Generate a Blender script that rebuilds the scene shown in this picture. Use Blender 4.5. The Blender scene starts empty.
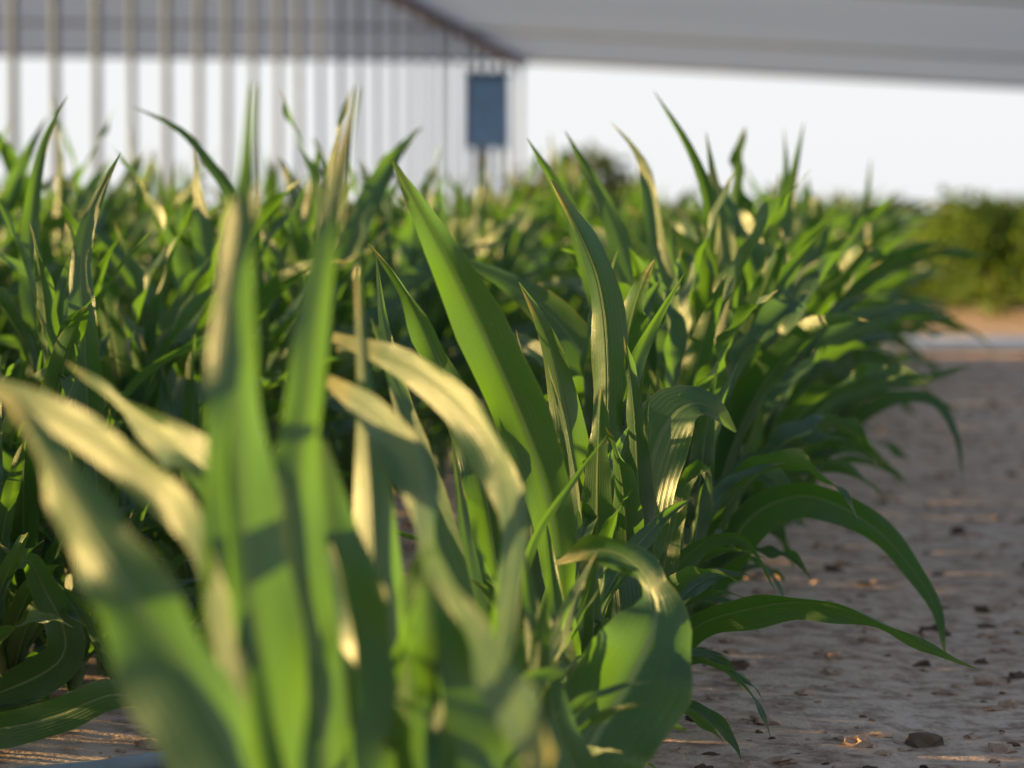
import bpy, bmesh, math, random
import numpy as np
from mathutils import Vector, Matrix, noise

random.seed(11)
R = math.radians
scene = bpy.context.scene
COL = scene.collection

# ------------------------------------------------------------------ camera
F_PX = 2904.0
HORIZON = 225.0
CAM_H = 0.60
PITCH = math.atan((384.0 - HORIZON) / F_PX)
cam_data = bpy.data.cameras.new('camera')
cam = bpy.data.objects.new('camera', cam_data)
COL.objects.link(cam)
cam.location = (0, 0, CAM_H)
cam.rotation_euler = (math.pi / 2 - PITCH, 0, 0)
cam_data.sensor_width = 36.0
cam_data.lens = 36.0 * F_PX / 1024.0
cam_data.clip_start = 0.05
cam_data.clip_end = 6000.0
cam_data.dof.use_dof = True
cam_data.dof.focus_distance = 3.2
cam_data.dof.aperture_fstop = 4.8
cam_data.dof.aperture_blades = 0
scene.camera = cam

# ------------------------------------------------------------------ sky, sun, exposure
SUN_AZ = R(-84.0)      # measured from +Y (view direction), negative = left
SUN_EL = R(8.5)
world = bpy.data.worlds.new('World')
scene.world = world
world.use_nodes = True
wn, wl = world.node_tree.nodes, world.node_tree.links
wn.clear()
sky = wn.new('ShaderNodeTexSky')
sky.sky_type = 'NISHITA'
sky.sun_disc = False
sky.sun_elevation = SUN_EL
sky.sun_rotation = SUN_AZ
sky.altitude = 100
sky.air_density = 1.0
sky.dust_density = 1.0
sky.ozone_density = 1.0
bg = wn.new('ShaderNodeBackground')
bg.inputs['Strength'].default_value = 0.08
wo = wn.new('ShaderNodeOutputWorld')
# thin bright cloud veil lying low over the horizon
wtc = wn.new('ShaderNodeTexCoord')
wsep = wn.new('ShaderNodeSeparateXYZ')
wl.new(wtc.outputs['Generated'], wsep.inputs[0])
wmap = wn.new('ShaderNodeMapping')
wmap.inputs['Scale'].default_value = (1.0, 1.0, 5.0)
wl.new(wtc.outputs['Generated'], wmap.inputs[0])
wnoise = wn.new('ShaderNodeTexNoise')
wnoise.inputs['Scale'].default_value = 2.2
wnoise.inputs['Detail'].default_value = 6
wl.new(wmap.outputs[0], wnoise.inputs['Vector'])
wr = wn.new('ShaderNodeMapRange')
wr.inputs[1].default_value, wr.inputs[2].default_value = 0.09, 0.24
wr.inputs[3].default_value, wr.inputs[4].default_value = 1.0, 0.0
wl.new(wsep.outputs[2], wr.inputs[0])
wm = wn.new('ShaderNodeMath'); wm.operation = 'MULTIPLY_ADD'; wm.use_clamp = True
wl.new(wnoise.outputs['Fac'], wm.inputs[0]); wm.inputs[1].default_value = 0.22
wl.new(wr.outputs[0], wm.inputs[2])
wmul = wn.new('ShaderNodeMath'); wmul.operation = 'MULTIPLY'
wl.new(wm.outputs[0], wmul.inputs[0]); wmul.inputs[1].default_value = 0.93
wmix = wn.new('ShaderNodeMix'); wmix.data_type = 'RGBA'
wl.new(wmul.outputs[0], wmix.inputs[0])
wl.new(sky.outputs[0], wmix.inputs[6])
wmix.inputs[7].default_value = (3.75, 3.84, 3.98, 1)
wl.new(wmix.outputs[2], bg.inputs['Color'])
wl.new(bg.outputs[0], wo.inputs['Surface'])

sun_data = bpy.data.lights.new('sun', 'SUN')
sun_data.energy = 5.0
sun_data.angle = R(0.6)
sun_data.color = (1.0, 0.67, 0.23)
sun = bpy.data.objects.new('sun', sun_data)
COL.objects.link(sun)
SUN_DIR = Vector((math.sin(SUN_AZ) * math.cos(SUN_EL), math.cos(SUN_AZ) * math.cos(SUN_EL), math.sin(SUN_EL)))
sun.rotation_euler = SUN_DIR.to_track_quat('Z', 'Y').to_euler()
sun.location = SUN_DIR * 30

scene.view_settings.view_transform = 'Standard'
scene.view_settings.look = 'None'
scene.view_settings.gamma = 1.0
scene.view_settings.use_curve_mapping = False
scene.view_settings.exposure = 1.62
scene.render.engine = 'CYCLES'
scene.cycles.max_bounces = 8
scene.cycles.transmission_bounces = 6
scene.cycles.diffuse_bounces = 4
scene.cycles.use_denoising = True

# ------------------------------------------------------------------ helpers
FWD = Vector((0, math.cos(PITCH), -math.sin(PITCH)))
UP = Vector((0, math.sin(PITCH), math.cos(PITCH)))
RIGHT = Vector((1, 0, 0))
CAM = Vector((0, 0, CAM_H))


def at(px, py, d):
    """World point that stands d metres ahead of the camera."""
    return CAM + d * (FWD + RIGHT * ((px - 512.0) / F_PX) + UP * ((384.0 - py) / F_PX))


def tag(o, label=None, cat=None, group=None, kind=None):
    if label: o['label'] = label
    if cat: o['category'] = cat
    if group: o['group'] = group
    if kind: o['kind'] = kind
    return o


def link_mesh(name, me, m=None, parent=None):
    o = bpy.data.objects.new(name, me)
    COL.objects.link(o)
    if m: me.materials.append(m)
    if parent: o.parent = parent
    return o


def link_bm(name, bm, m=None, parent=None, smooth=True):
    me = bpy.data.meshes.new(name)
    bm.to_mesh(me)
    bm.free()
    if smooth:
        me.polygons.foreach_set('use_smooth', [True] * len(me.polygons))
    return link_mesh(name, me, m, parent)


def empty(name, loc=(0, 0, 0), rz=0.0):
    o = bpy.data.objects.new(name, None)
    COL.objects.link(o)
    o.location = loc
    o.rotation_euler = (0, 0, rz)
    o.empty_display_size = 0.1
    return o


def box_bm(bm, lo, hi, bevel=0.0):
    r = bmesh.ops.create_cube(bm, size=1.0)
    vs = r['verts']
    c = [(a + b) / 2 for a, b in zip(lo, hi)]
    s = [b - a for a, b in zip(lo, hi)]
    for v in vs:
        v.co = Vector((c[0] + v.co.x * s[0], c[1] + v.co.y * s[1], c[2] + v.co.z * s[2]))
    if bevel:
        es = list({e for v in vs for e in v.link_edges})
        bmesh.ops.bevel(bm, geom=es, offset=bevel, segments=2, affect='EDGES', profile=0.5)
    return bm


def spline(pts, n):
    """Catmull-Rom through pts resampled to n points evenly by length."""
    P = [Vector(p) for p in pts]
    P = [P[0] * 2 - P[1]] + P + [P[-1] * 2 - P[-2]]
    dense = []
    for i in range(1, len(P) - 2):
        a, b, c, d = P[i - 1], P[i], P[i + 1], P[i + 2]
        for k in range(16):
            t = k / 16
            dense.append(0.5 * ((2 * b) + (c - a) * t + (2 * a - 5 * b + 4 * c - d) * t * t + (3 * b - a - 3 * c + d) * t ** 3))
    dense.append(P[-2])
    L = [0.0]
    for i in range(1, len(dense)):
        L.append(L[-1] + (dense[i] - dense[i - 1]).length)
    out, j = [], 0
    for i in range(n):
        s = L[-1] * i / (n - 1)
        while j < len(L) - 2 and L[j + 1] < s: j += 1
        u = (s - L[j]) / max(L[j + 1] - L[j], 1e-9)
        out.append(dense[j].lerp(dense[j + 1], min(max(u, 0), 1)))
    return out


def tube_bm(bm, pts, radii, seg=10, cap=True):
    n = len(pts)
    rings = []
    prev = None
    for i in range(n):
        t = (pts[min(i + 1, n - 1)] - pts[max(i - 1, 0)]).normalized()
        if prev is None:
            a = t.orthogonal().normalized()
        else:
            a = (prev - t * prev.dot(t)).normalized()
        prev = a
        b = t.cross(a)
        rings.append([bm.verts.new(pts[i] + (a * math.cos(q) + b * math.sin(q)) * radii[i])
                      for q in [2 * math.pi * k / seg for k in range(seg)]])
    for i in range(n - 1):
        for k in range(seg):
            bm.faces.new((rings[i][k], rings[i][(k + 1) % seg], rings[i + 1][(k + 1) % seg], rings[i + 1][k]))
    if cap:
        bm.faces.new(rings[0][::-1])
        bm.faces.new(rings[-1])
    return bm


def smooth01(x):
    x = min(max(x, 0.0), 1.0)
    return x * x * (3 - 2 * x)


# ------------------------------------------------------------------ materials
class NT:
    def __init__(self, name):
        self.m = bpy.data.materials.new(name)
        self.m.use_nodes = True
        self.n, self.l = self.m.node_tree.nodes, self.m.node_tree.links
        self.n.clear()
        self.out = self.n.new('ShaderNodeOutputMaterial')

    def add(self, t, **kw):
        x = self.n.new(t)
        for k, v in kw.items(): setattr(x, k, v)
        return x

    def link(self, a, b): self.l.new(a, b)

    def math(self, op, a, b=None, c=None):
        x = self.add('ShaderNodeMath', operation=op)
        for i, v in enumerate((a, b, c)):
            if v is None: continue
            if hasattr(v, 'is_linked'): self.link(v, x.inputs[i])
            else: x.inputs[i].default_value = v
        return x.outputs[0]

    def mix(self, fac, a, b, blend='MIX'):
        x = self.add('ShaderNodeMix', data_type='RGBA', blend_type=blend)
        for s, v in ((0, fac), (6, a), (7, b)):
            if hasattr(v, 'is_linked'): self.link(v, x.inputs[s])
            else: x.inputs[s].default_value = v if s == 0 else (*v, 1.0)
        return x.outputs[2]

    def ramp(self, fac, stops):
        x = self.add('ShaderNodeValToRGB')
        e = x.color_ramp.elements
        while len(e) < len(stops): e.new(0.5)
        for k, (p, c) in enumerate(stops):
            e[k].position = p
            e[k].color = (*c, 1.0) if len(c) == 3 else c
        self.link(fac, x.inputs[0])
        return x.outputs[0]

    def noise(self, scale, detail=4, rough=0.55, vec=None, dim='3D'):
        x = self.add('ShaderNodeTexNoise', noise_dimensions=dim)
        x.inputs['Scale'].default_value = scale
        x.inputs['Detail'].default_value = detail
        x.inputs['Roughness'].default_value = rough
        if vec is not None: self.link(vec, x.inputs['Vector'])
        return x.outputs['Fac']

    def bump(self, h, strength, dist):
        x = self.add('ShaderNodeBump')
        x.inputs['Strength'].default_value = strength
        x.inputs['Distance'].default_value = dist
        self.link(h, x.inputs['Height'])
        return x.outputs[0]

    def principled(self, color, rough=0.5, spec=0.5, metal=0.0, normal=None):
        x = self.add('ShaderNodeBsdfPrincipled')
        for k, v in (('Base Color', color), ('Roughness', rough), ('Metallic', metal), ('Specular IOR Level', spec)):
            if hasattr(v, 'is_linked'): self.link(v, x.inputs[k])
            else: x.inputs[k].default_value = (*v, 1.0) if k == 'Base Color' else v
        if normal is not None: self.link(normal, x.inputs['Normal'])
        return x.outputs[0]

    def done(self, s):
        self.link(s, self.out.inputs['Surface'])
        return self.m


def leaf_material():
    t = NT('corn_leaf')
    uv = t.add('ShaderNodeUVMap')
    sep = t.add('ShaderNodeSeparateXYZ')
    t.link(uv.outputs[0], sep.inputs[0])
    u, v = sep.outputs[0], sep.outputs[1]
    info = t.add('ShaderNodeObjectInfo')
    rnd = info.outputs['Random']
    tc = t.add('ShaderNodeTexCoord')
    off = t.add('ShaderNodeVectorMath', operation='ADD')
    t.link(tc.outputs['Object'], off.inputs[0])
    cx = t.add('ShaderNodeCombineXYZ')
    t.link(t.math('MULTIPLY', rnd, 13.0), cx.inputs[0])
    t.link(cx.outputs[0], off.inputs[1])
    blotch = t.noise(16.0, 4, 0.6, off.outputs[0])
    c = t.mix(t.ramp(blotch, [(0.3, (0, 0, 0)), (0.7, (1, 1, 1))]), (0.012, 0.051, 0.037), (0.023, 0.070, 0.034))
    c = t.mix(t.math('MULTIPLY', t.math('POWER', rnd, 2.0), 0.5), c, (0.050, 0.092, 0.026))
    # parallel veins along the blade
    wob = t.noise(60.0, 2, 0.5, off.outputs[0])
    ph = t.math('ADD', t.math('MULTIPLY', u, 240.0), t.math('MULTIPLY', wob, 3.5))
    vein = t.math('MULTIPLY_ADD', t.math('SINE', ph), 0.5, 0.5)
    c = t.mix(t.math('MULTIPLY', vein, 0.14), c, (0.085, 0.16, 0.05))
    ctr = t.math('ABSOLUTE', t.math('SUBTRACT', u, 0.5))
    mr = t.add('ShaderNodeMapRange', interpolation_type='SMOOTHSTEP')
    t.link(ctr, mr.inputs[0])
    mr.inputs[1].default_value, mr.inputs[2].default_value = 0.018, 0.045
    mr.inputs[3].default_value, mr.inputs[4].default_value = 1.0, 0.0
    mid = mr.outputs[0]
    fade = t.math('SUBTRACT', 1.0, t.math('MULTIPLY', v, 0.75))
    c = t.mix(t.math('MULTIPLY', t.math('MULTIPLY', mid, fade), 0.95), c, (0.26, 0.34, 0.17))
    # dry margin and tip, only on some blades
    ed = t.add('ShaderNodeMapRange', interpolation_type='SMOOTHSTEP')
    t.link(t.math('ADD', ctr, t.math('MULTIPLY', t.math('SUBTRACT', blotch, 0.5), 0.06)), ed.inputs[0])
    ed.inputs[1].default_value, ed.inputs[2].default_value = 0.468, 0.497
    tipn = t.math('ADD', v, t.math('MULTIPLY', t.math('SUBTRACT', blotch, 0.5), 0.22))
    tp = t.add('ShaderNodeMapRange', interpolation_type='SMOOTHSTEP')
    t.link(tipn, tp.inputs[0])
    tp.inputs[1].default_value, tp.inputs[2].default_value = 0.90, 0.99
    dry = t.math('MAXIMUM', t.math('MULTIPLY', ed.outputs[0], 0.55), tp.outputs[0])
    c = t.mix(t.math('MULTIPLY', dry, 0.8), c, (0.26, 0.22, 0.085))
    st = t.add('ShaderNodeVectorMath', operation='MULTIPLY')
    t.link(uv.outputs[0], st.inputs[0]); st.inputs[1].default_value = (46.0, 3.2, 1.0)
    sa = t.add('ShaderNodeVectorMath', operation='ADD')
    t.link(st.outputs[0], sa.inputs[0]); t.link(cx.outputs[0], sa.inputs[1])
    streak = t.noise(1.0, 3, 0.6, sa.outputs[0])
    c = t.mix(t.math('MULTIPLY', t.ramp(streak, [(0.48, (0, 0, 0)), (0.72, (1, 1, 1))]), 0.38), c, (0.085, 0.135, 0.045))
    les = t.noise(1.0, 4, 0.7, t.add('ShaderNodeVectorMath', operation='MULTIPLY').outputs[0])
    lv = les.node.inputs['Vector'].links[0].from_node
    t.link(off.outputs[0], lv.inputs[0]); lv.inputs[1].default_value = (70.0, 70.0, 38.0)
    c = t.mix(t.math('MULTIPLY', t.ramp(les, [(0.70, (0, 0, 0)), (0.74, (1, 1, 1))]), 0.7), c, (0.17, 0.125, 0.05))
    # pale specks
    sp = t.noise(330.0, 1, 0.5, off.outputs[0])
    c = t.mix(t.math('MULTIPLY', t.ramp(sp, [(0.70, (0, 0, 0)), (0.76, (1, 1, 1))]), 0.35), c, (0.22, 0.24, 0.15))
    h = t.math('ADD', t.math('MULTIPLY', vein, 0.16), t.math('MULTIPLY', mid, -1.2))
    h = t.math('ADD', h, t.math('MULTIPLY', blotch, 1.2))
    broad = t.math('SINE', t.math('MULTIPLY_ADD', wob, 2.0, t.math('MULTIPLY', u, 75.0)))
    h = t.math('ADD', h, t.math('MULTIPLY', broad, 0.13))
    nrm = t.bump(h, 0.55, 0.0016)
    rough = t.math('MULTIPLY_ADD', blotch, 0.18, 0.29)
    p = t.principled(c, rough, 0.65, normal=nrm)
    tr = t.add('ShaderNodeBsdfTranslucent')
    tc_ = t.mix(t.math('MULTIPLY', vein, 0.35), (0.165, 0.37, 0.014), (0.09, 0.26, 0.012))
    tc_ = t.mix(t.math('MULTIPLY', mid, 0.6), tc_, (0.10, 0.15, 0.03))
    t.link(tc_, tr.inputs['Color'])
    ms = t.add('ShaderNodeMixShader')
    ms.inputs[0].default_value = 0.31
    t.link(p, ms.inputs[1])
    t.link(tr.outputs[0], ms.inputs[2])
    return t.done(ms.outputs[0])


def stalk_material():
    t = NT('corn_stalk')
    tc = t.add('ShaderNodeTexCoord')
    n = t.noise(30.0, 4, 0.6, tc.outputs['Object'])
    c = t.ramp(n, [(0.3, (0.055, 0.105, 0.030)), (0.6, (0.11, 0.16, 0.055)), (0.8, (0.20, 0.19, 0.09))])
    return t.done(t.principled(c, 0.5, 0.4, normal=t.bump(n, 0.4, 0.002)))


def soil_material():
    t = NT('dry_soil')
    tc = t.add('ShaderNodeTexCoord')
    a = t.noise(1.6, 5, 0.6, tc.outputs['Object'])
    b = t.noise(22.0, 6, 0.65, tc.outputs['Object'])
    d = t.noise(120.0, 4, 0.6, tc.outputs['Object'])
    c = t.ramp(a, [(0.3, (0.49, 0.335, 0.26)), (0.55, (0.61, 0.44, 0.35)), (0.75, (0.67, 0.52, 0.435))])
    c = t.mix(t.ramp(b, [(0.35, (1, 1, 1)), (0.55, (0, 0, 0))]), c, (0.27, 0.17, 0.125))
    c = t.mix(t.math('MULTIPLY', t.ramp(d, [(0.55, (0, 0, 0)), (0.75, (1, 1, 1))]), 0.5), c, (0.46, 0.38, 0.33))
    h = t.math('ADD', t.math('MULTIPLY', b, 1.0), t.math('MULTIPLY', d, 0.4))
    return t.done(t.principled(c, 0.95, 0.15, normal=t.bump(h, 0.9, 0.012)))


def simple(name, color, rough=0.6, spec=0.4, metal=0.0, vary=0.2, scale=14.0, bump=0.0):
    t = NT(name)
    tc = t.add('ShaderNodeTexCoord')
    n = t.noise(scale, 4, 0.6, tc.outputs['Object'])
    lo = tuple(x * (1 - vary) for x in color)
    hi = tuple(min(x * (1 + vary), 1) for x in color)
    c = t.ramp(n, [(0.3, lo), (0.7, hi)])
    return t.done(t.principled(c, rough, spec, metal, t.bump(n, bump, 0.01) if bump else None))


def sheet_material():
    t = NT('shelter_film')
    tc = t.add('ShaderNodeTexCoord')
    mp = t.add('ShaderNodeMapping')
    mp.inputs['Scale'].default_value = (0.05, 0.9, 0.3)
    t.link(tc.outputs['Object'], mp.inputs[0])
    n = t.noise(1.0, 4, 0.6, mp.outputs[0])
    c = t.ramp(n, [(0.3, (0.42, 0.54, 0.74)), (0.7, (0.49, 0.60, 0.80))])
    p = t.principled(c, 0.6, 0.3)
    tr = t.add('ShaderNodeBsdfTranslucent')
    t.link(c, tr.inputs['Color'])
    ms = t.add('ShaderNodeMixShader')
    ms.inputs[0].default_value = 0.5
    t.link(p, ms.inputs[1]); t.link(tr.outputs[0], ms.inputs[2])
    return t.done(ms.outputs[0])


def bush_material(name, a, b, tcol):
    t = NT(name)
    g = t.add('ShaderNodeNewGeometry')
    c = t.mix(g.outputs['Random Per Island'], a, b)
    p = t.principled(c, 0.55, 0.4)
    tr = t.add('ShaderNodeBsdfTranslucent')
    tr.inputs['Color'].default_value = (*tcol, 1)
    ms = t.add('ShaderNodeMixShader')
    ms.inputs[0].default_value = 0.35
    t.link(p, ms.inputs[1]); t.link(tr.outputs[0], ms.inputs[2])
    return t.done(ms.outputs[0])


LEAF = leaf_material()
STALK = stalk_material()
SOIL = soil_material()
CLOD = simple('soil_clod', (0.40, 0.27, 0.205), 0.95, 0.1, vary=0.35, scale=40, bump=0.6)
DEBRIS = simple('dry_debris', (0.105, 0.070, 0.050), 0.9, 0.1, vary=0.5, scale=9)
METAL = simple('galvanised_steel', (0.15, 0.185, 0.24), 0.8, 0.2, 0.0, 0.2, 6)
BEAM = simple('gutter_steel', (0.11, 0.12, 0.14), 0.6, 0.4, 0.2, 0.2, 6)
FILM = sheet_material()
BLUE = simple('blue_paint', (0.15, 0.36, 0.72), 0.5, 0.4, vary=0.15, scale=4)
BLUE_DARK = simple('dark_blue_paint', (0.05, 0.10, 0.18), 0.5, 0.4, vary=0.15, scale=4)
WOOD = simple('post_wood', (0.28, 0.23, 0.17), 0.8, 0.2, vary=0.3, scale=20)
PIPE = simple('white_pipe', (0.78, 0.79, 0.80), 0.5, 0.4, vary=0.12, scale=5)
HOSE = simple('grey_hose', (0.22, 0.25, 0.28), 0.45, 0.5, vary=0.15, scale=20)
BUSH = bush_material('bush_leaves', (0.040, 0.095, 0.020), (0.10, 0.17, 0.03), (0.22, 0.34, 0.03))
TREES = bush_material('tree_leaves', (0.03, 0.06, 0.025), (0.06, 0.09, 0.035), (0.10, 0.15, 0.03))

# ------------------------------------------------------------------ ground
ROW_SLOPE = (942.0 - 512.0) / F_PX
ROW_START = -0.368
ROW_STEP = 0.80


def row_x(k, d):
    return ROW_START - ROW_STEP * k + ROW_SLOPE * d


def soil_height(x, y):
    f = max(0.0, 1.0 - y / 26.0)
    h = 0.0
    if f > 0 and -6 < x < 6 and y > 0:
        h = 0.012 * noise.noise((x * 1.6, y * 1.1, 0.3)) + 0.005 * noise.noise((x * 6, y * 6, 4.1)) \
            + 0.0045 * noise.noise((x * 15, y * 17, 9.2)) + 0.0045 * noise.noise((x * 31, y * 34, 2.2))
        # slightly raised beds under the plants, heightened to keep low sun off the path
        k = (ROW_START + ROW_SLOPE * y - x) / ROW_STEP
        q = abs(k - round(k)) if -0.4 < k < 8 else 0.5
        h = h * 0.5 + 0.05 * (0.5 - min(q, 0.5))
    return h * f


def build_ground():
    def axis(segs):
        out = []
        for a, b, n in segs:
            out += list(np.linspace(a, b, n, endpoint=False))
        return out + [segs[-1][1]]
    xs = axis([(-3000, -60, 8), (-60, -3, 20), (-3, -1.2, 30), (-1.2, 2.4, 180), (2.4, 4, 24), (4, 60, 20), (60, 3000, 8)])
    ys = axis([(-3000, -10, 5), (-10, 2.2, 14), (2.2, 6, 190), (6, 16, 160), (16, 40, 30), (40, 5000, 14)])
    nx, ny = len(xs), len(ys)
    verts = [(x, y, soil_height(x, y)) for y in ys for x in xs]
    faces = [(j * nx + i, j * nx + i + 1, (j + 1) * nx + i + 1, (j + 1) * nx + i) for j in range(ny - 1) for i in range(nx - 1)]
    me = bpy.data.meshes.new('ground')
    me.from_pydata(verts, [], faces)
    me.polygons.foreach_set('use_smooth', [True] * len(me.polygons))
    o = link_mesh('ground', me, SOIL)
    tag(o, kind='structure')


build_ground()


def build_clods():
    rng = random.Random(5)
    base = bmesh.new()
    bmesh.ops.create_icosphere(base, subdivisions=2, radius=1.0)
    bv = [v.co.copy() for v in base.verts]
    bf = [[v.index for v in f.verts] for f in base.faces]
    base.free()

    def scatter(name, mat, n, rmin, rmax, power, flat, label):
        V, Fc = [], []
        for i in range(n):
            y = 2.6 + 12.0 * rng.random() ** 1.9
            x = row_x(0, y) + rng.uniform(-1.6, 1.7)
            r = rmin + (rmax - rmin) * rng.random() ** power
            sx, sy, sz = r * rng.uniform(0.8, 1.6), r * rng.uniform(0.7, 1.3), r * rng.uniform(0.45, 0.8) * flat
            rot = Matrix.Rotation(rng.uniform(0, 6.28), 3, 'Z') @ Matrix.Rotation(rng.uniform(-.3, .3), 3, 'X')
            sd = rng.uniform(0, 100)
            o = len(V)
            z0 = soil_height(x, y)
            for c in bv:
                k = 1 + 0.85 * noise.noise(c * 2.3 + Vector((sd, 0, 0)))
                p = rot @ Vector((c.x * sx * k, c.y * sy * k, c.z * sz * k))
                V.append((x + p.x, y + p.y, z0 + sz * 0.25 + p.z))
            Fc += [[a + o for a in f] for f in bf]
        me = bpy.data.meshes.new(name)
        me.from_pydata(V, [], Fc)
        tag(link_mesh(name, me, mat), label, 'soil crumbs', kind='stuff')
    scatter('soil_clods', CLOD, 4600, 0.002, 0.018, 3.4, 0.8, 'loose reddish brown soil crumbs scattered over the dirt path')
    scatter('plant_debris', DEBRIS, 1100, 0.003, 0.019, 2.6, 0.8, 'dark brown bits of dry debris scattered over the dirt path')


build_clods()

# ------------------------------------------------------------------ rain shelter at the back
def build_shelter():
    root = empty('rain_shelter', (0, 0, 0))
    corner = at(521, 60, 42.0)
    root.location = (corner.x, corner.y, 0)
    off = -Vector(root.location)
    tag(root, 'large grey film canopy on a long row of steel poles behind the crop', 'rain shelter')

    def sheet(name, quad, n=14, sag=0.03):
        bm = bmesh.new()
        a, b, c, d = quad
        g = []
        for j in range(n + 1):
            row = []
            for i in range(n + 1):
                u, v = i / n, j / n
                p = a.lerp(b, u).lerp(d.lerp(c, u), v)
                p.z -= sag * math.sin(v * math.pi * 6) ** 2 * math.sin(math.pi * u) * 0.5
                row.append(bm.verts.new(p + off))
            g.append(row)
        for j in range(n):
            for i in range(n):
                bm.faces.new((g[j][i], g[j][i + 1], g[j + 1][i + 1], g[j + 1][i]))
        bmesh.ops.solidify(bm, geom=bm.faces[:], thickness=0.01)
        return link_bm(name, bm, FILM, root)
    near = at(392, -10, 31.6)
    direction = (near - corner).normalized()
    near_end = corner + direction * 26.0
    left_end = corner + direction * 12.5
    # right bay: slopes down to the right ; left bay: nearly level
    far_r = at(1500, 111, 41.5)
    far_l = at(-560, 46, 41.0)
    sheet('canopy_sheet', (corner, far_r, far_r + direction * 26.0, near_end), 28)
    sheet('canopy_sheet', (far_l, corner + Vector((-.02, 0, 0)), left_end + Vector((-.02, 0, 0)), far_l + direction * 12.5), 28)
    # eave gutter along the pole line
    bm = bmesh.new()
    tube_bm(bm, [corner + off + Vector((0, 0, -0.06)), near_end + off + Vector((0, 0, -0.06))], [0.075, 0.075], 8)
    link_bm('gutter', bm, BEAM, root)
    # hem tube along the far edge
    for a, b in ((corner, far_r), (far_l, corner)):
        bm = bmesh.new()
        tube_bm(bm, [a + off + Vector((0, 0.03, -0.01)), b + off + Vector((0, 0.03, -0.01))], [0.035, 0.035], 8)
        link_bm('hem_tube', bm, METAL, root)
    # purlins under both bays
    for k in (2, 4, 6):
        for a, b in ((corner, far_r), (far_l, corner)):
            if k > 3 and a is far_l: continue
            s = direction * (k * 3.6)
            bm = bmesh.new()
            tube_bm(bm, [a + s + off + Vector((0, 0, -0.14)), b + s + off + Vector((0, 0, -0.14))], [0.018, 0.018], 8)
            link_bm('purlin', bm, METAL, root)
    # poles
    inv0, step = 1.0 / 927.0, 0.0000535
    rng = random.Random(3)
    for k in range(-9, 25):
        dx = 1.0 / (inv0 + step * k)
        d = 17714.0 / dx
        x = -dx * d / F_PX + ROW_SLOPE * d
        tt = (corner.y - d) / max(-direction.y, 1e-6)
        top = corner.z + direction.z * tt - 0.1
        bm = bmesh.new()
        r = 0.029 * rng.uniform(0.9, 1.1)
        lean = rng.uniform(-0.02, 0.02)
        tube_bm(bm, [Vector((x, d, -0.05)) + off, Vector((x + lean, d, top)) + off], [r, r], 10)
        link_bm('post', bm, METAL, root)
    return root


build_shelter()


def build_cabinet():
    c0 = at(466, 76, 37.6)
    c1 = at(509, 149, 37.6)
    cx, cy = (c0.x + c1.x) / 2, 37.6
    w, h = c1.x - c0.x, c0.z - c1.z
    root = empty('equipment_box', (cx, cy, 0))
    tag(root, 'blue upright box raised on a brown post beside the row of steel poles', 'box')
    z0, z1 = c1.z, c0.z
    bm = bmesh.new(); box_bm(bm, (-w / 2, -0.16, z0), (w / 2, 0.16, z1), 0.02); link_bm('body', bm, BLUE, root, False)
    bm = bmesh.new(); box_bm(bm, (-w / 2 + .06, -0.19, z0 + .08), (w / 2 - .06, -0.163, z1 - .08), 0.008); link_bm('door', bm, BLUE, root, False)
    bm = bmesh.new(); box_bm(bm, (-w / 2 - .04, -0.22, z1 + .002), (w / 2 + .04, 0.2, z1 + .05), 0.01); link_bm('hood', bm, BLUE_DARK, root, False)
    bm = bmesh.new(); tube_bm(bm, [Vector((-.08, 0, -.05)), Vector((-.08, 0, z0))], [.045, .045], 10); link_bm('post', bm, WOOD, root)
    bm = bmesh.new(); tube_bm(bm, [Vector((.16, 0, -.05)), Vector((.16, 0, z0))], [.03, .03], 10); link_bm('conduit', bm, METAL, root)


build_cabinet()

# ------------------------------------------------------------------ pipe and hose
def build_pipe():
    a = at(860, 341, 13.7); b = at(1500, 341, 13.75)
    z = 0.036
    root = empty('irrigation_pipe', (a.x, a.y, 0))
    tag(root, 'long white pipe lying across the dirt path at the row end', 'pipe')
    o = Vector((a.x, a.y, 0))
    bm = bmesh.new()
    pts = spline([Vector((a.x, a.y, z)) - o, Vector(((a.x + b.x) / 2, a.y + .03, z)) - o, Vector((b.x, b.y, z)) - o], 20)
    tube_bm(bm, pts, [0.038] * 20, 14)
    link_bm('pipe_body', bm, PIPE, root)
    for px in (1210,):
        q = at(px, 341, 13.72)
        bm = bmesh.new()
        tube_bm(bm, [Vector((q.x - .06, q.y - .008, z)) - o, Vector((q.x + .06, q.y - .006, z)) - o], [0.044, 0.044], 14)
        link_bm('coupling', bm, PIPE, root)
    # drip hose between the first two rows
    bm = bmesh.new()
    pts = spline([Vector((-1.3, 2.7, 0.02)), Vector((-0.55, 3.03, 0.016)), Vector((-0.40, 3.12, 0.016)), Vector((-.33, 3.19, 0.014)), Vector((-.15, 3.35, 0.012)), Vector((.0, 3.5, 0.012))], 40)
    tube_bm(bm, pts, [0.012] * 40, 12)
    h = link_bm('drip_hose', bm, HOSE)
    tag(h, 'grey drip hose lying on the soil between rows at lower left', 'hose')


build_pipe()

# ------------------------------------------------------------------ leaves
NA, NC = 36, 9


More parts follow.
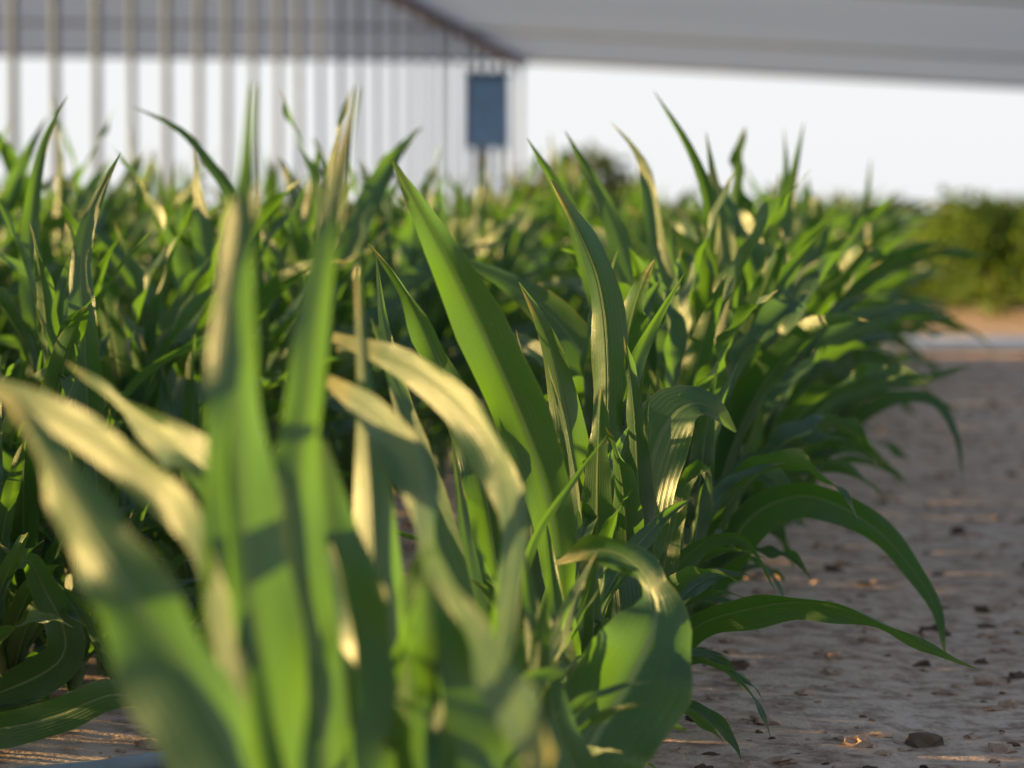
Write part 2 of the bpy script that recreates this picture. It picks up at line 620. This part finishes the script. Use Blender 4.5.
def blade_mesh(mid, nrm, W, fold, ripple, seed, base_w=0.5, peak=0.35, tip_pow=1.6, name='leaf', prof=None):
    """mid: NA midrib points, nrm: NA upper-face normals, W: full width (m)."""
    rng = random.Random(seed)
    n = len(mid)
    ph1, ph2 = rng.uniform(0, 6.28), rng.uniform(0, 6.28)
    fr = rng.uniform(9, 15)
    verts, uvs, faces = [], [], []
    for i in range(n):
        t = i / (n - 1)
        tan = (mid[min(i + 1, n - 1)] - mid[max(i - 1, 0)]).normalized()
        nn = (nrm[i] - tan * nrm[i].dot(tan)).normalized()
        side = tan.cross(nn).normalized()
        w = (base_w + (1 - base_w) * smooth01(t / peak)) * max(0.0, 1 - max(0.0, (t - peak * 0.7) / (1 - peak * 0.7)) ** tip_pow) ** 0.9
        if prof: w = float(np.interp(t, prof[0], prof[1]))
        w = max(w, 0.015) * W * 0.5
        f = fold * (1.15 - 0.5 * t)
        for k in range(NC):
            s = -1 + 2 * k / (NC - 1)
            a = abs(s)
            lat = w * s * math.cos(f * (0.6 + 0.4 * a))
            up = w * math.sin(f) * (a ** 1.2)
            env = smooth01(t / 0.12) * smooth01((1 - t) / 0.15)
            rp = ripple * W * 0.5 * a * a * math.sin(fr * t + (ph1 if s < 0 else ph2)) * env
            rp += ripple * W * 0.30 * a ** 3 * math.sin(2.7 * fr * t + (ph2 if s < 0 else ph1) * 1.7) * env
            verts.append(mid[i] + side * lat + nn * (up + rp))
            uvs.append(((s + 1) / 2, t))
    for i in range(n - 1):
        for k in range(NC - 1):
            a = i * NC + k
            faces.append((a, a + 1, a + NC + 1, a + NC))
    me = bpy.data.meshes.new(name)
    me.from_pydata(verts, [], faces)
    ul = me.uv_layers.new(name='UVMap')
    li = np.empty(len(me.loops), dtype=np.int32)
    me.loops.foreach_get('vertex_index', li)
    ul.data.foreach_set('uv', np.array(uvs, dtype=np.float32)[li].ravel())
    me.polygons.foreach_set('use_smooth', [True] * len(me.polygons))
    me.materials.append(LEAF)
    return me


def stalk_mesh(pts, r0, r1):
    bm = bmesh.new()
    n = 12
    P = spline(pts, n)
    rad = []
    for i in range(n):
        t = i / (n - 1)
        r = r0 + (r1 - r0) * t
        if i in (2, 5, 8): r *= 1.14
        rad.append(r)
    tube_bm(bm, P, rad, 9)
    me = bpy.data.meshes.new('stalk')
    bm.to_mesh(me); bm.free()
    me.polygons.foreach_set('use_smooth', [True] * len(me.polygons))
    me.materials.append(STALK)
    return me


# ---- plants whose leaves are modelled one by one after the photograph
# leaf: (points base->tip (px,py), depth base, depth tip, width px, roll base, roll tip, fold, ripple)
#   roll turns the face from towards the camera (0) to the left/sun (+) or the right (-)
HERO = [
 (1.56, 'nearest corn plant at lower left, very blurred, broad blade bent to the left', [
   ([(268, 850), (215, 715), (150, 620), (95, 545), (48, 470), (4, 392)], 1.56, 1.68, 130, -34, 999, -.5, .16, [95, 122, 112, 74, 44, 14]),
   ([(240, 800), (228, 660), (208, 560), (175, 500), (105, 445), (40, 408), (-40, 372)], 1.62, 1.9, 60, 999, 999, .2, .12, [24, 34, 38, 42, 40, 36, 10]),
   ([(305, 830), (310, 720), (334, 605)], 1.6, 1.62, 26, -20, -20, .5, .1)]),
 (1.72, 'blurred corn plant with one tall upright leaf rising above the left horizon', [
   ([(282, 860), (266, 710), (250, 580), (240, 450), (236, 330), (243, 200), (254, 85)], 1.70, 1.74, 110, -24, -18, -.3, .10, [70, 122, 100, 76, 48, 22, 4]),
   ([(275, 840), (250, 700), (232, 560), (226, 470), (232, 400)], 1.66, 1.7, 44, -35, -35, .6, .05)]),
 (1.88, 'blurred corn plant with twin pointed tips in front of the grey poles', [
   ([(335, 840), (318, 660), (298, 510), (306, 400), (318, 300), (334, 200), (358, 88)], 1.84, 1.9, 70, -22, -15, -.45, .12, [60, 68, 62, 48, 36, 20, 4]),
   ([(352, 850), (348, 720), (338, 590), (322, 440)], 1.92, 1.98, 110, -18, -12, .3, .10, [90, 104, 88, 8]),
   ([(372, 860), (366, 740), (352, 640), (334, 560)], 1.95, 2.0, 60, -12, -20, .5, .12),
   ([(300, 860), (250, 760), (190, 690), (140, 650)], 1.8, 1.95, 56, -25, 999, .4, .12),
   ([(320, 660), (285, 550), (215, 478), (150, 425), (66, 362)], 1.9, 2.2, 80, -20, 999, .35, .18)]),
 (2.02, 'blurred corn plant with a cream sunlit leaf bent over at lower centre', [
   ([(445, 800), (436, 640), (429, 545), (415, 470), (375, 415), (328, 380)], 1.95, 2.2, 60, 999, 999, .2, .16, [26, 34, 36, 44, 38, 12]),
   ([(405, 800), (408, 650), (428, 560), (460, 605), (488, 665), (520, 712), (548, 770)], 1.95, 1.62, 60, 999, 999, .2, .16, [26, 36, 30, 34, 38, 50, 34]),
   ([(448, 860), (440, 750), (431, 650), (424, 572)], 1.98, 2.0, 130, -14, -14, .3, .10, [120, 134, 96, 5])]),
 (2.17, 'corn plant whose long cream leaf arches from centre towards the left', [
   ([(478, 780), (504, 620), (513, 525), (497, 455), (455, 400), (400, 362), (333, 337)], 2.08, 2.38, 60, 999, 999, .2, .14, [24, 32, 38, 48, 44, 32, 10]),
   ([(388, 830), (388, 690), (382, 590), (375, 500), (366, 400), (357, 265)], 2.15, 2.2, 76, -18, -5, -.8, .10, [50, 80, 78, 52, 20, 6]),
   ([(470, 780), (452, 610), (424, 480), (394, 380), (371, 318)], 2.62, 2.7, 74, -16, -8, .45, .12),
   ([(500, 780), (480, 630), (464, 525), (452, 440)], 2.75, 2.8, 56, -24, -20, .4, .1),
   ([(590, 850), (556, 720), (534, 625), (522, 540)], 2.4, 2.45, 60, -16, -8, .5, .12),
   ([(415, 860), (470, 745), (520, 690), (585, 660)], 2.2, 2.3, 50, 10, 20, .4, .12),
   ([(430, 780), (470, 680), (505, 625), (540, 640)], 2.6, 2.6, 40, -10, -20, .45, .1),
   ([(522, 820), (508, 690), (503, 600), (513, 505)], 2.3, 2.32, 62, -15, -15, .45, .1)]),
 (2.62, 'corn plant with a wide leaf curling over into a yellow hook', [
   ([(562, 830), (592, 745), (630, 680), (655, 625), (652, 590), (632, 562), (600, 550), (555, 564)], 2.62, 2.74, 130, -6, 999, .42, .14, [60, 118, 128, 84, 38, 36, 28, 3]),
   ([(578, 760), (562, 650), (553, 575), (545, 515)], 2.85, 2.9, 40, 0, 5, .4, .1),
   ([(566, 780), (556, 690), (548, 610)], 2.7, 2.72, 18, 999, 999, .4, .1),
   ([(512, 640), (532, 545), (572, 482), (608, 434)], 2.8, 2.85, 18, -25, -30, .5, .05)]),
 (2.95, 'corn plant in focus with a long wavy-edged leaf rising to the left', [
   ([(566, 660), (552, 520), (524, 425), (478, 322), (436, 240), (392, 160)], 2.95, 2.84, 84, -18, 0, .5, .16, [30, 52, 61, 59, 34, 3]),
   ([(512, 640), (484, 490), (456, 402), (430, 340), (402, 285), (368, 243)], 3.02, 3.0, 52, -15, 30, .5, .14),
   ([(590, 620), (576, 490), (563, 420), (548, 366)], 3.1, 3.1, 18, 999, 999, .4, .08),
   ([(590, 680), (584, 560), (577, 476)], 3.1, 3.12, 24, 999, 999, .6, .06),
   ([(470, 700), (445, 560), (410, 430), (385, 330), (376, 255)], 3.15, 3.2, 40, -10, 0, .5, .1)]),
 (3.22, 'corn plant in focus with a half folded leaf showing a cream edge', [
   ([(606, 640), (606, 470), (608, 370), (600, 290), (580, 235), (551, 180)], 3.25, 3.2, 70, -6, 20, -.8, .10, [34, 54, 54, 45, 24, 3]),
   ([(596, 620), (574, 460), (556, 365), (541, 322), (519, 282)], 3.2, 3.15, 56, -20, 0, -.55, .12),
   ([(592, 640), (609, 480), (620, 412), (645, 342), (684, 274)], 3.28, 3.35, 38, -18, -14, .45, .08),
   ([(624, 700), (614, 560), (608, 490), (604, 425)], 3.18, 3.2, 56, 20, 999, -.6, .08),
   ([(530, 600), (522, 470), (528, 410), (516, 330)], 3.3, 3.3, 40, -10, 10, .5, .1)]),
 (3.42, 'corn plant at row edge with one leaf stretched low across the dirt path', [
   ([(622, 650), (638, 530), (654, 455), (676, 412), (706, 404), (736, 432)], 3.36, 3.36, 80, 0, 20, .4, .10, [30, 70, 76, 64, 32, 3]),
   ([(636, 680), (668, 550), (688, 482), (704, 468), (713, 505)], 3.42, 3.38, 34, 10, 20, .3, .1),
   ([(652, 700), (690, 632), (745, 610), (805, 602), (865, 616), (922, 646), (980, 670)], 3.42, 3.2, 40, 20, 45, .5, .12),
   ([(640, 700), (660, 600), (700, 545), (745, 540), (775, 590)], 3.5, 3.45, 30, 20, 35, .4, .1)]),
 (3.92, 'corn plant at row edge with a green leaf drooping over the path', [
   ([(655, 560), (605, 400), (560, 325), (505, 280), (436, 252)], 3.95, 4.0, 58, -20, -10, .35, .14),
   ([(665, 500), (636, 400), (602, 300), (571, 212), (527, 138)], 3.9, 3.85, 42, -20, -5, .4, .1),
   ([(690, 640), (740, 530), (792, 497), (836, 504), (882, 534), (916, 574), (938, 614), (946, 662)], 3.95, 3.75, 46, 15, 25, .4, .12)]),
 (4.22, 'corn plant with slim leaf tips against the white sky right of centre', [
   ([(690, 540), (668, 420), (646, 330), (616, 232), (590, 176), (565, 131)], 4.2, 4.2, 46, -15, -5, .4, .1),
   ([(700, 520), (682, 390), (664, 280), (650, 188), (635, 150), (611, 122)], 4.25, 4.35, 34, 0, 999, .4, .1),
   ([(680, 520), (712, 390), (742, 330), (782, 280), (824, 230)], 4.3, 4.3, 48, -10, 10, .55, .12)]),
 (4.62, 'corn plant with the highest leaf tip in the row, leaning left', [
   ([(705, 560), (706, 420), (710, 290), (712, 212), (691, 150), (654, 91)], 4.5, 4.4, 36, 999, 10, .8, .08),
   ([(750, 520), (742, 390), (729, 255), (716, 190), (706, 132)], 4.6, 4.6, 36, -8, 5, .45, .08),
   ([(740, 560), (700, 380), (680, 290), (668, 215)], 4.6, 4.6, 40, -8, 5, .45, .08)]),
 (5.25, 'corn plant with a narrow upright pair of tips right of the highest leaf', [
   ([(790, 500), (784, 380), (780, 300), (789, 205), (804, 122)], 5.2, 5.2, 30, -5, 5, .45, .08),
   ([(782, 500), (768, 380), (776, 260), (786, 180), (784, 128)], 5.3, 5.3, 22, 999, 20, .45, .08),
   ([(770, 500), (815, 415), (870, 388), (925, 378), (972, 366)], 5.2, 5.0, 32, 35, 30, .3, .08),
   ([(790, 520), (830, 450), (885, 402), (932, 400), (955, 432), (963, 482)], 5.3, 5.1, 20, 40, 20, .3, .08)]),
 (6.55, 'corn plant with one small dark tip standing alone near the far hedge', [
   ([(850, 400), (852, 330), (862, 250), (871, 158)], 6.5, 6.5, 22, 10, 0, .4, .06),
   ([(860, 400), (880, 330), (905, 300), (925, 330)], 6.5, 6.4, 18, 30, 20, .3, .06)]),
]
HERO_SECOND = [
 (3.62, 'second row corn plant at left with a tall leaf catching one bright spot', [
   ([(84, 470), (85, 345), (81, 262), (95, 205), (121, 152)], 3.6, 3.6, 40, 0, 15, .45, .1),
   ([(95, 500), (80, 420), (66, 380), (50, 340), (34, 302)], 3.5, 3.5, 26, -20, -10, .45, .1),
   ([(70, 520), (62, 430), (80, 372), (72, 330)], 3.45, 3.45, 24, 999, 20, .5, .1)]),
 (3.30, 'second row corn plant at left edge with a dry yellow curled leaf', [
   ([(110, 700), (90, 625), (65, 592), (35, 572), (-8, 538)], 3.3, 3.4, 28, 999, 999, .4, .2),
   ([(-110, 700), (-60, 722), (0, 728), (60, 714), (112, 694), (156, 704)], 3.15, 3.0, 44, 10, 20, .3, .1, [24, 34, 40, 40, 34, 4]),
   ([(60, 660), (40, 580), (20, 560), (-20, 590)], 3.3, 3.2, 46, -10, 0, .3, .1)]),
 (4.25, 'second row corn plant with a lone tip before the leftmost pole', [
   ([(40, 340), (30, 260), (35, 192), (46, 140), (68, 95)], 4.2, 4.2, 24, 0, 15, .4, .08)]),
 (4.62, 'second row corn plant with a dark leaf drooping between the poles', [
   ([(262, 360), (252, 260), (238, 205), (213, 168), (180, 130), (132, 106)], 4.6, 4.6, 20, -10, 10, .4, .08)]),
]


def rolled_normals(mid, r0, r1):
    """roll in degrees, or 999 where the blade turns its face to the low sun."""
    out = []
    n = len(mid)
    prev = None
    for i in range(n):
        t = i / (n - 1)
        tan = (mid[min(i + 1, n - 1)] - mid[max(i - 1, 0)]).normalized()
        to = (CAM - mid[i]).normalized()
        n0 = to - tan * to.dot(tan)
        n0.normalize()
        s = tan.cross(n0)
        if prev is None:
            if s.x > 0: s = -s
        elif s.dot(prev) < 0: s = -s
        prev = s
        h = (SUN_DIR + to).normalized()
        h = (h - tan * h.dot(tan)).normalized()

        def face(r):
            return h if r == 999 else n0 * math.cos(R(r)) + s * math.sin(R(r))
        out.append(face(r0).lerp(face(r1), smooth01((t - .58) / .22) if r1 == 999 else smooth01((t - .15) / .6)).normalized())
    return out


def hero_plant(k, d, label, leaves, seed):
    g = Vector((row_x(k, d), d, soil_height(row_x(k, d), d)))
    root = empty('corn_plant', g)
    tag(root, label, 'corn plant')
    top_z = 0.0
    starts = []
    for (pts, d0, d1, wpx, r0, r1, fold, ripple, *_) in leaves:
        n = len(pts)
        starts.append(at(*pts[0], d0))
    ctop = sum(starts, Vector()) / len(starts)
    ctop = Vector((ctop.x * .6 + g.x * .4, ctop.y * .6 + g.y * .4, max(0.12, min(ctop.z, 0.42))))
    spts = [Vector((0, 0, -0.03)), (ctop - g) * 0.45 + Vector((0, 0, .02)), ctop - g]
    o = link_mesh('stalk', stalk_mesh(spts, 0.0105, 0.007), None, root)
    for q, (pts, d0, d1, wpx, r0, r1, fold, ripple, *ex) in enumerate(leaves):
        n = len(pts)
        P = [at(x, y, d0 + (d1 - d0) * i / (n - 1)) for i, (x, y) in enumerate(pts)]
        # the sheath leaves the stalk a little below the blade
        zb = P[0].z
        f = min(max((zb - 0.10 - g.z) / max(ctop.z - g.z, .05), 0.15), 0.95)
        sh = g + (ctop - g) * f
        pre = [sh - g]
        P = pre + [p - g for p in P]
        mid = spline(P, NA)
        wmid = [m + g for m in mid]
        nr = rolled_normals(wmid, r0, r1)
        W = 1.05 * wpx / F_PX * (d0 + d1) / 2
        prof = None
        if ex and isinstance(ex[0], list):
            cum = [0.0]
            for a, b in zip(P[:-1], P[1:]): cum.append(cum[-1] + (b - a).length)
            prof = ([c / cum[-1] for c in cum], [0.35 * ex[0][0] / wpx] + [w / wpx for w in ex[0]])
            ex = []
            W /= 1.05
        me = blade_mesh(mid, nr, W, fold * 1.1, ripple * 2.0, seed * 31 + q, base_w=0.3, peak=ex[0] if ex else 0.42, tip_pow=ex[1] if ex else 1.5, prof=prof)
        link_mesh('leaf', me, None, root)
    return root


for i, (d, label, leaves) in enumerate(HERO):
    hero_plant(0, d, label, leaves, i + 1)
for i, (d, label, leaves) in enumerate(HERO_SECOND):
    hero_plant(1, d, label, leaves, i + 50)


# ---- the other plants of the plot: a dozen model plants, copied along the rows
def free_leaf(base, az, elev, length, W, bend, twist, seed, fold, ripple):
    """base: point on stalk; leaves at elevation elev (rad), bends over by bend (rad) along its length."""
    rng = random.Random(seed)
    pts, nr = [], []
    p = Vector(base)
    n = NA
    ds = length / (n - 1)
    az_c = az
    curl = rng.uniform(-0.6, 0.6)
    for i in range(n):
        t = i / (n - 1)
        e = elev - bend * (t ** 1.6)
        az_c = az + curl * t * t
        h = Vector((math.cos(az_c), math.sin(az_c), 0))
        tan = h * math.cos(e) + Vector((0, 0, 1)) * math.sin(e)
        nn = -h * math.sin(e) + Vector((0, 0, 1)) * math.cos(e)
        s = tan.cross(nn)
        a = twist * t
        pts.append(p.copy())
        nr.append(nn * math.cos(a) + s * math.sin(a))
        p = p + tan * ds
    return blade_mesh(pts, nr, W, fold, ripple, seed, base_w=0.55, peak=0.32, tip_pow=1.7)


def model_plant(seed, back=False, young=False):
    rng = random.Random(seed)
    root = empty('corn_plant')
    H = rng.uniform(0.12, 0.18) if young else rng.uniform(0.26, 0.36)
    lean = Vector((rng.uniform(-.06, .02), rng.uniform(-.03, .03), 0))
    spts = [Vector((0, 0, -0.03)), Vector((0, 0, H * .5)) + lean * .4, Vector((0, 0, H)) + lean]
    link_mesh('stalk', stalk_mesh(spts, 0.0105, 0.006), None, root)
    plane = rng.uniform(0, 6.28)
    nl = rng.choice((5, 6)) if young else rng.choice((8, 9, 10)) if back else rng.choice((7, 8, 8, 9))
    for i in range(nl):
        q = i / (nl - 1)
        z = H * (0.15 + 0.85 * q)
        az = plane + math.pi * (i % 2) + rng.uniform(-.5, .5)
        base = Vector((lean.x * q, lean.y * q, z))
        elev = R(50 + 36 * q + rng.uniform(-8, 8))
        bend = R((112 - 88 * q) * rng.uniform(.7, 1.25))
        length = (0.34 + 0.16 * math.sin(math.pi * min(q * 1.05, 1))) * rng.uniform(.85, 1.15)
        W = (0.038 + 0.035 * math.sin(math.pi * (0.15 + 0.7 * q))) * rng.uniform(.85, 1.15)
        if not young and not back:
            W *= 1.06
            length *= 1.04
        if young:
            elev = R(58 + 26 * q + rng.uniform(-8, 8))
            bend *= 0.75
            length = rng.uniform(.24, .36)
            W = rng.uniform(.030, .046)
        if back:
            W *= 0.74
            length *= 0.9
            elev = min(elev + R(5), R(88))
        me = free_leaf(base, az, elev, length, W, bend, rng.uniform(-1.0, 1.0), seed * 97 + i, rng.uniform(.3, .7), rng.uniform(.14, .34))
        link_mesh('leaf', me, None, root)
    for i in range(4 if young else 3):
        az = plane + 2.1 * i + rng.uniform(-.5, .5)
        me = free_leaf(Vector((0, 0, rng.uniform(.02, .07))), az, R(rng.uniform(30, 62)), rng.uniform(.17, .27), rng.uniform(.024, .036),
                       R(rng.uniform(60, 120)), rng.uniform(-1, 1), seed * 131 + i, rng.uniform(.3, .7), rng.uniform(.1, .3))
        link_mesh('leaf', me, None, root)
    return root


ORD = ['first', 'second', 'third', 'fourth', 'fifth', 'sixth', 'seventh']
models = [model_plant(200 + i) for i in range(12)] + [model_plant(300 + i, True) for i in range(12)] + [model_plant(400 + i, False, True) for i in range(8)]
used = [False] * len(models)


def place(mi, loc, rz, sc, tilt, label, group):
    src = models[mi]
    if not used[mi]:
        used[mi] = True
        r = src
    else:
        r = src.copy(); COL.objects.link(r)
        for ch in src.children:
            c = ch.copy(); COL.objects.link(c); c.parent = r
    r.location = loc
    r.rotation_euler = (tilt[0], tilt[1], rz)
    r.scale = (sc, sc, sc)
    tag(r, label, 'corn plant', group)
    return r


rng = random.Random(77)
count = 0
for k in range(6):
    d = 2.0 if k == 0 else (ROW_STEP * k + 0.368 - 0.12) / (ROW_SLOPE + 0.1763) - 0.1
    d = {1: 1.4, 2: 3.05, 3: 3.4, 4: 5.5}.get(k, d)  # unseen row stretches, added to hold back the low sun
    while d < 13.3:
        x = row_x(k, d) + rng.uniform(-.035, .035)
        sc = rng.uniform(0.92, 1.12)
        if k == 0 and d < 2.98: sc = rng.uniform(0.62, 0.74)
        elif k == 0 and d < 3.7: sc = rng.uniform(0.85, 1.05)
        elif k == 0 and d < 5: sc = rng.uniform(0.82, 0.98)
        if k > 0: sc *= 1.14
        if k == 1 and 2.9 < d < 5.2: sc *= 0.9 if d > 4.2 else 0.78
        if k == 1 and d <= 2.9: sc *= 0.36 if d > 2.5 else (0.64 if d > 1.85 else 0.5); d += 0.03  # plants out of view, added low to shade soil and lower leaves
        if k == 1 and 3.03 < d < 3.32: sc *= 0.72  # out of view, shortened so low sun reaches the focused leaves
        if k == 2 and d < 3.55: sc *= 0.6  # unseen plants too, lowered to let the sun through
        zone = 'near' if d < 5.0 else ('middle' if d < 9.0 else 'far')
        lab = {'near': 'leafy corn plant crowded in the near part of the %s row from the path',
               'middle': 'leafy corn plant crowded halfway along the %s row from the path',
               'far': 'small blurred corn plant at the far end of the %s row from the path'}[zone] % ORD[k]
        grp = '%s corn plants in the %s row' % (zone, ORD[k])
        place(24 + rng.randrange(8) if (k == 0 and d < 3.7) else rng.randrange(12) + (12 if k > 0 else 0), (x, d, soil_height(x, d)), rng.uniform(0, 6.28), sc,
              (rng.uniform(-.06, .06), rng.uniform(-.14, .02)), lab, grp)
        count += 1
        if k in (3, 4) and d < 8.2: d += 0.12
        if k > 0 and d > 3: d -= 0.02
        if k == 0: d += -0.03 if d < 3.7 else 0.03
        d += rng.uniform(.125, .175) * (1.0 if d < 7 else 1.15)
for i in range(22):  # extra short plants, added to block low sun from the path soil
    d = 2.95 + i * 0.11 + rng.uniform(-.03, .03)
    x = row_x(1, d) + rng.choice((-1, 1)) * rng.uniform(.05, .10)
    place(rng.randrange(12), (x, d, soil_height(x, d)), rng.uniform(0, 6.28), rng.uniform(.34, .46), (0, -.05),
          'short corn plant added at the foot of the second row to shade the soil', 'added short corn plants shading the soil by the second row')
for i, (px, d) in enumerate(((12, 4.3), (48, 3.95), (70, 4.2), (104, 4.1), (140, 4.35), (178, 4.15), (212, 4.5), (30, 3.6), (8, 3.45), (66, 3.5), (104, 3.75), (150, 3.62), (186, 3.9), (40, 3.8))):
    x = (px - 512) / F_PX * d
    place(24 + i % 8, (x, d, soil_height(x, d)), rng.uniform(0, 6.28), rng.uniform(.8, 1.0), (0, -.08),
          'young corn plant standing on the shaded soil at lower left', 'young corn plants at lower left')
for mi, u in enumerate(used):
    if not u:
        for ch in list(models[mi].children): bpy.data.objects.remove(ch)
        bpy.data.objects.remove(models[mi])
print('generic plants', count)

# ------------------------------------------------------------------ bushes and trees beyond the path
def leaf_cloud(name, mat, blobs, n, size, seed, parent=None):
    rng = random.Random(seed)
    V, Fc = [], []
    wts = [b[3] * b[4] * b[5] for b in blobs]
    for i in range(n):
        bx, by, bz, rx, ry, rz = rng.choices(blobs, wts)[0]
        while True:
            p = Vector((rng.uniform(-1, 1), rng.uniform(-1, 1), rng.uniform(-1, 1)))
            if 0.25 < p.length < 1: break
        jit = 1 + 0.25 * noise.noise(p * 2.3 + Vector((seed, 0, 0)))
        c = Vector((bx + p.x * rx * jit, by + p.y * ry * jit, bz + p.z * rz * jit))
        if c.z < 0.03: c.z = rng.uniform(.03, .2)
        L = size * rng.uniform(.6, 1.4); w = L * rng.uniform(.25, .45)
        a = Vector((rng.gauss(0, 1), rng.gauss(0, 1), rng.gauss(.6, 1))).normalized()
        b = a.orthogonal().normalized()
        b = (Matrix.Rotation(rng.uniform(0, 6.28), 3, a) @ b)
        nn = a.cross(b)
        o = len(V)
        V += [c, c + a * L * .5 + b * w + nn * w * .3, c + a * L, c + a * L * .5 - b * w + nn * w * .3]
        Fc += [(o, o + 1, o + 2), (o, o + 2, o + 3)]
    me = bpy.data.meshes.new(name)
    me.from_pydata(V, [], Fc)
    return link_mesh(name, me, mat, parent)


def bush(x, y, h, w, label, group, seed, mat=None, n=3200, size=0.06):
    root = empty('bush', (x, y, 0))
    tag(root, label, 'bush', group)
    r = random.Random(seed)
    blobs = []
    for i in range(6):
        bw = w * r.uniform(.28, .42)
        blobs.append((r.uniform(-.3, .3) * w, r.uniform(-.3, .3) * w, h * r.uniform(.35, .68), bw, bw, h * r.uniform(.3, .36)))
    blobs.append((0, 0, h * .3, w * .5, w * .5, h * .3))
    leaf_cloud('foliage', mat or BUSH, blobs, n, size, seed, root)
    for j in range(4):
        bm = bmesh.new()
        a = r.uniform(0, 6.28)
        tube_bm(bm, spline([Vector((0, 0, -.03)), Vector((math.cos(a) * w * .1, math.sin(a) * w * .1, h * .3)), Vector((math.cos(a) * w * .3, math.sin(a) * w * .3, h * .75))], 8),
                [.02 * h + .004 - .002 * h * i for i in range(8)], 7)
        link_bm('stem', bm, WOOD, root)


for i, (px, d, h, w, lab) in enumerate([
        (1000, 18.6, .98, .75, 'round yellow green bush just beyond the white pipe at right'),
        (1085, 18.2, 1.0, .8, 'yellow green bush at the right edge beyond the white pipe'),
        (958, 20.5, .82, .6, 'smaller bush left of the round bush beyond the white pipe'),
        (1150, 19.2, 1.05, .9, 'outermost bush to the right beyond the white pipe'),
        (1040, 21.5, 1.05, .9, 'bush standing behind the two bushes at the right edge'),
        (905, 22.5, .72, .7, 'low bush behind the row end beside the far tree line'),
        (850, 21.0, .9, .8, 'bush rising behind the far row end, left of the low bush')]):
    p = at(px, 300, d)
    bush(p.x, d, h * .84, w * 1.1, lab, 'bushes beyond the white pipe', 40 + i)
q = at(576, 200, 60)
bush(q.x, 60, 2.05, 3.1, 'dark round bush far behind the corn, right of the blue box', 'far bushes', 71, TREES, 1600, .3)
q = at(545, 200, 62)
bush(q.x, 62, 1.7, 1.8, 'lower dark bush beside the round far bush near the blue box', 'far bushes', 72, TREES, 1300, .3)

blobs = []
r = random.Random(8)
for i in range(90):
    x = -70 + 190 * i / 90 + r.uniform(-1, 1)
    hh = r.uniform(1.9, 3.0)
    blobs.append((x, 260 + r.uniform(-8, 8), hh * .45, 2.6, 3, hh * .5))
tl = leaf_cloud('tree_line', TREES, blobs, 14000, .9, 9)
tag(tl, 'long low dark tree line along the horizon', 'tree line', kind='stuff')
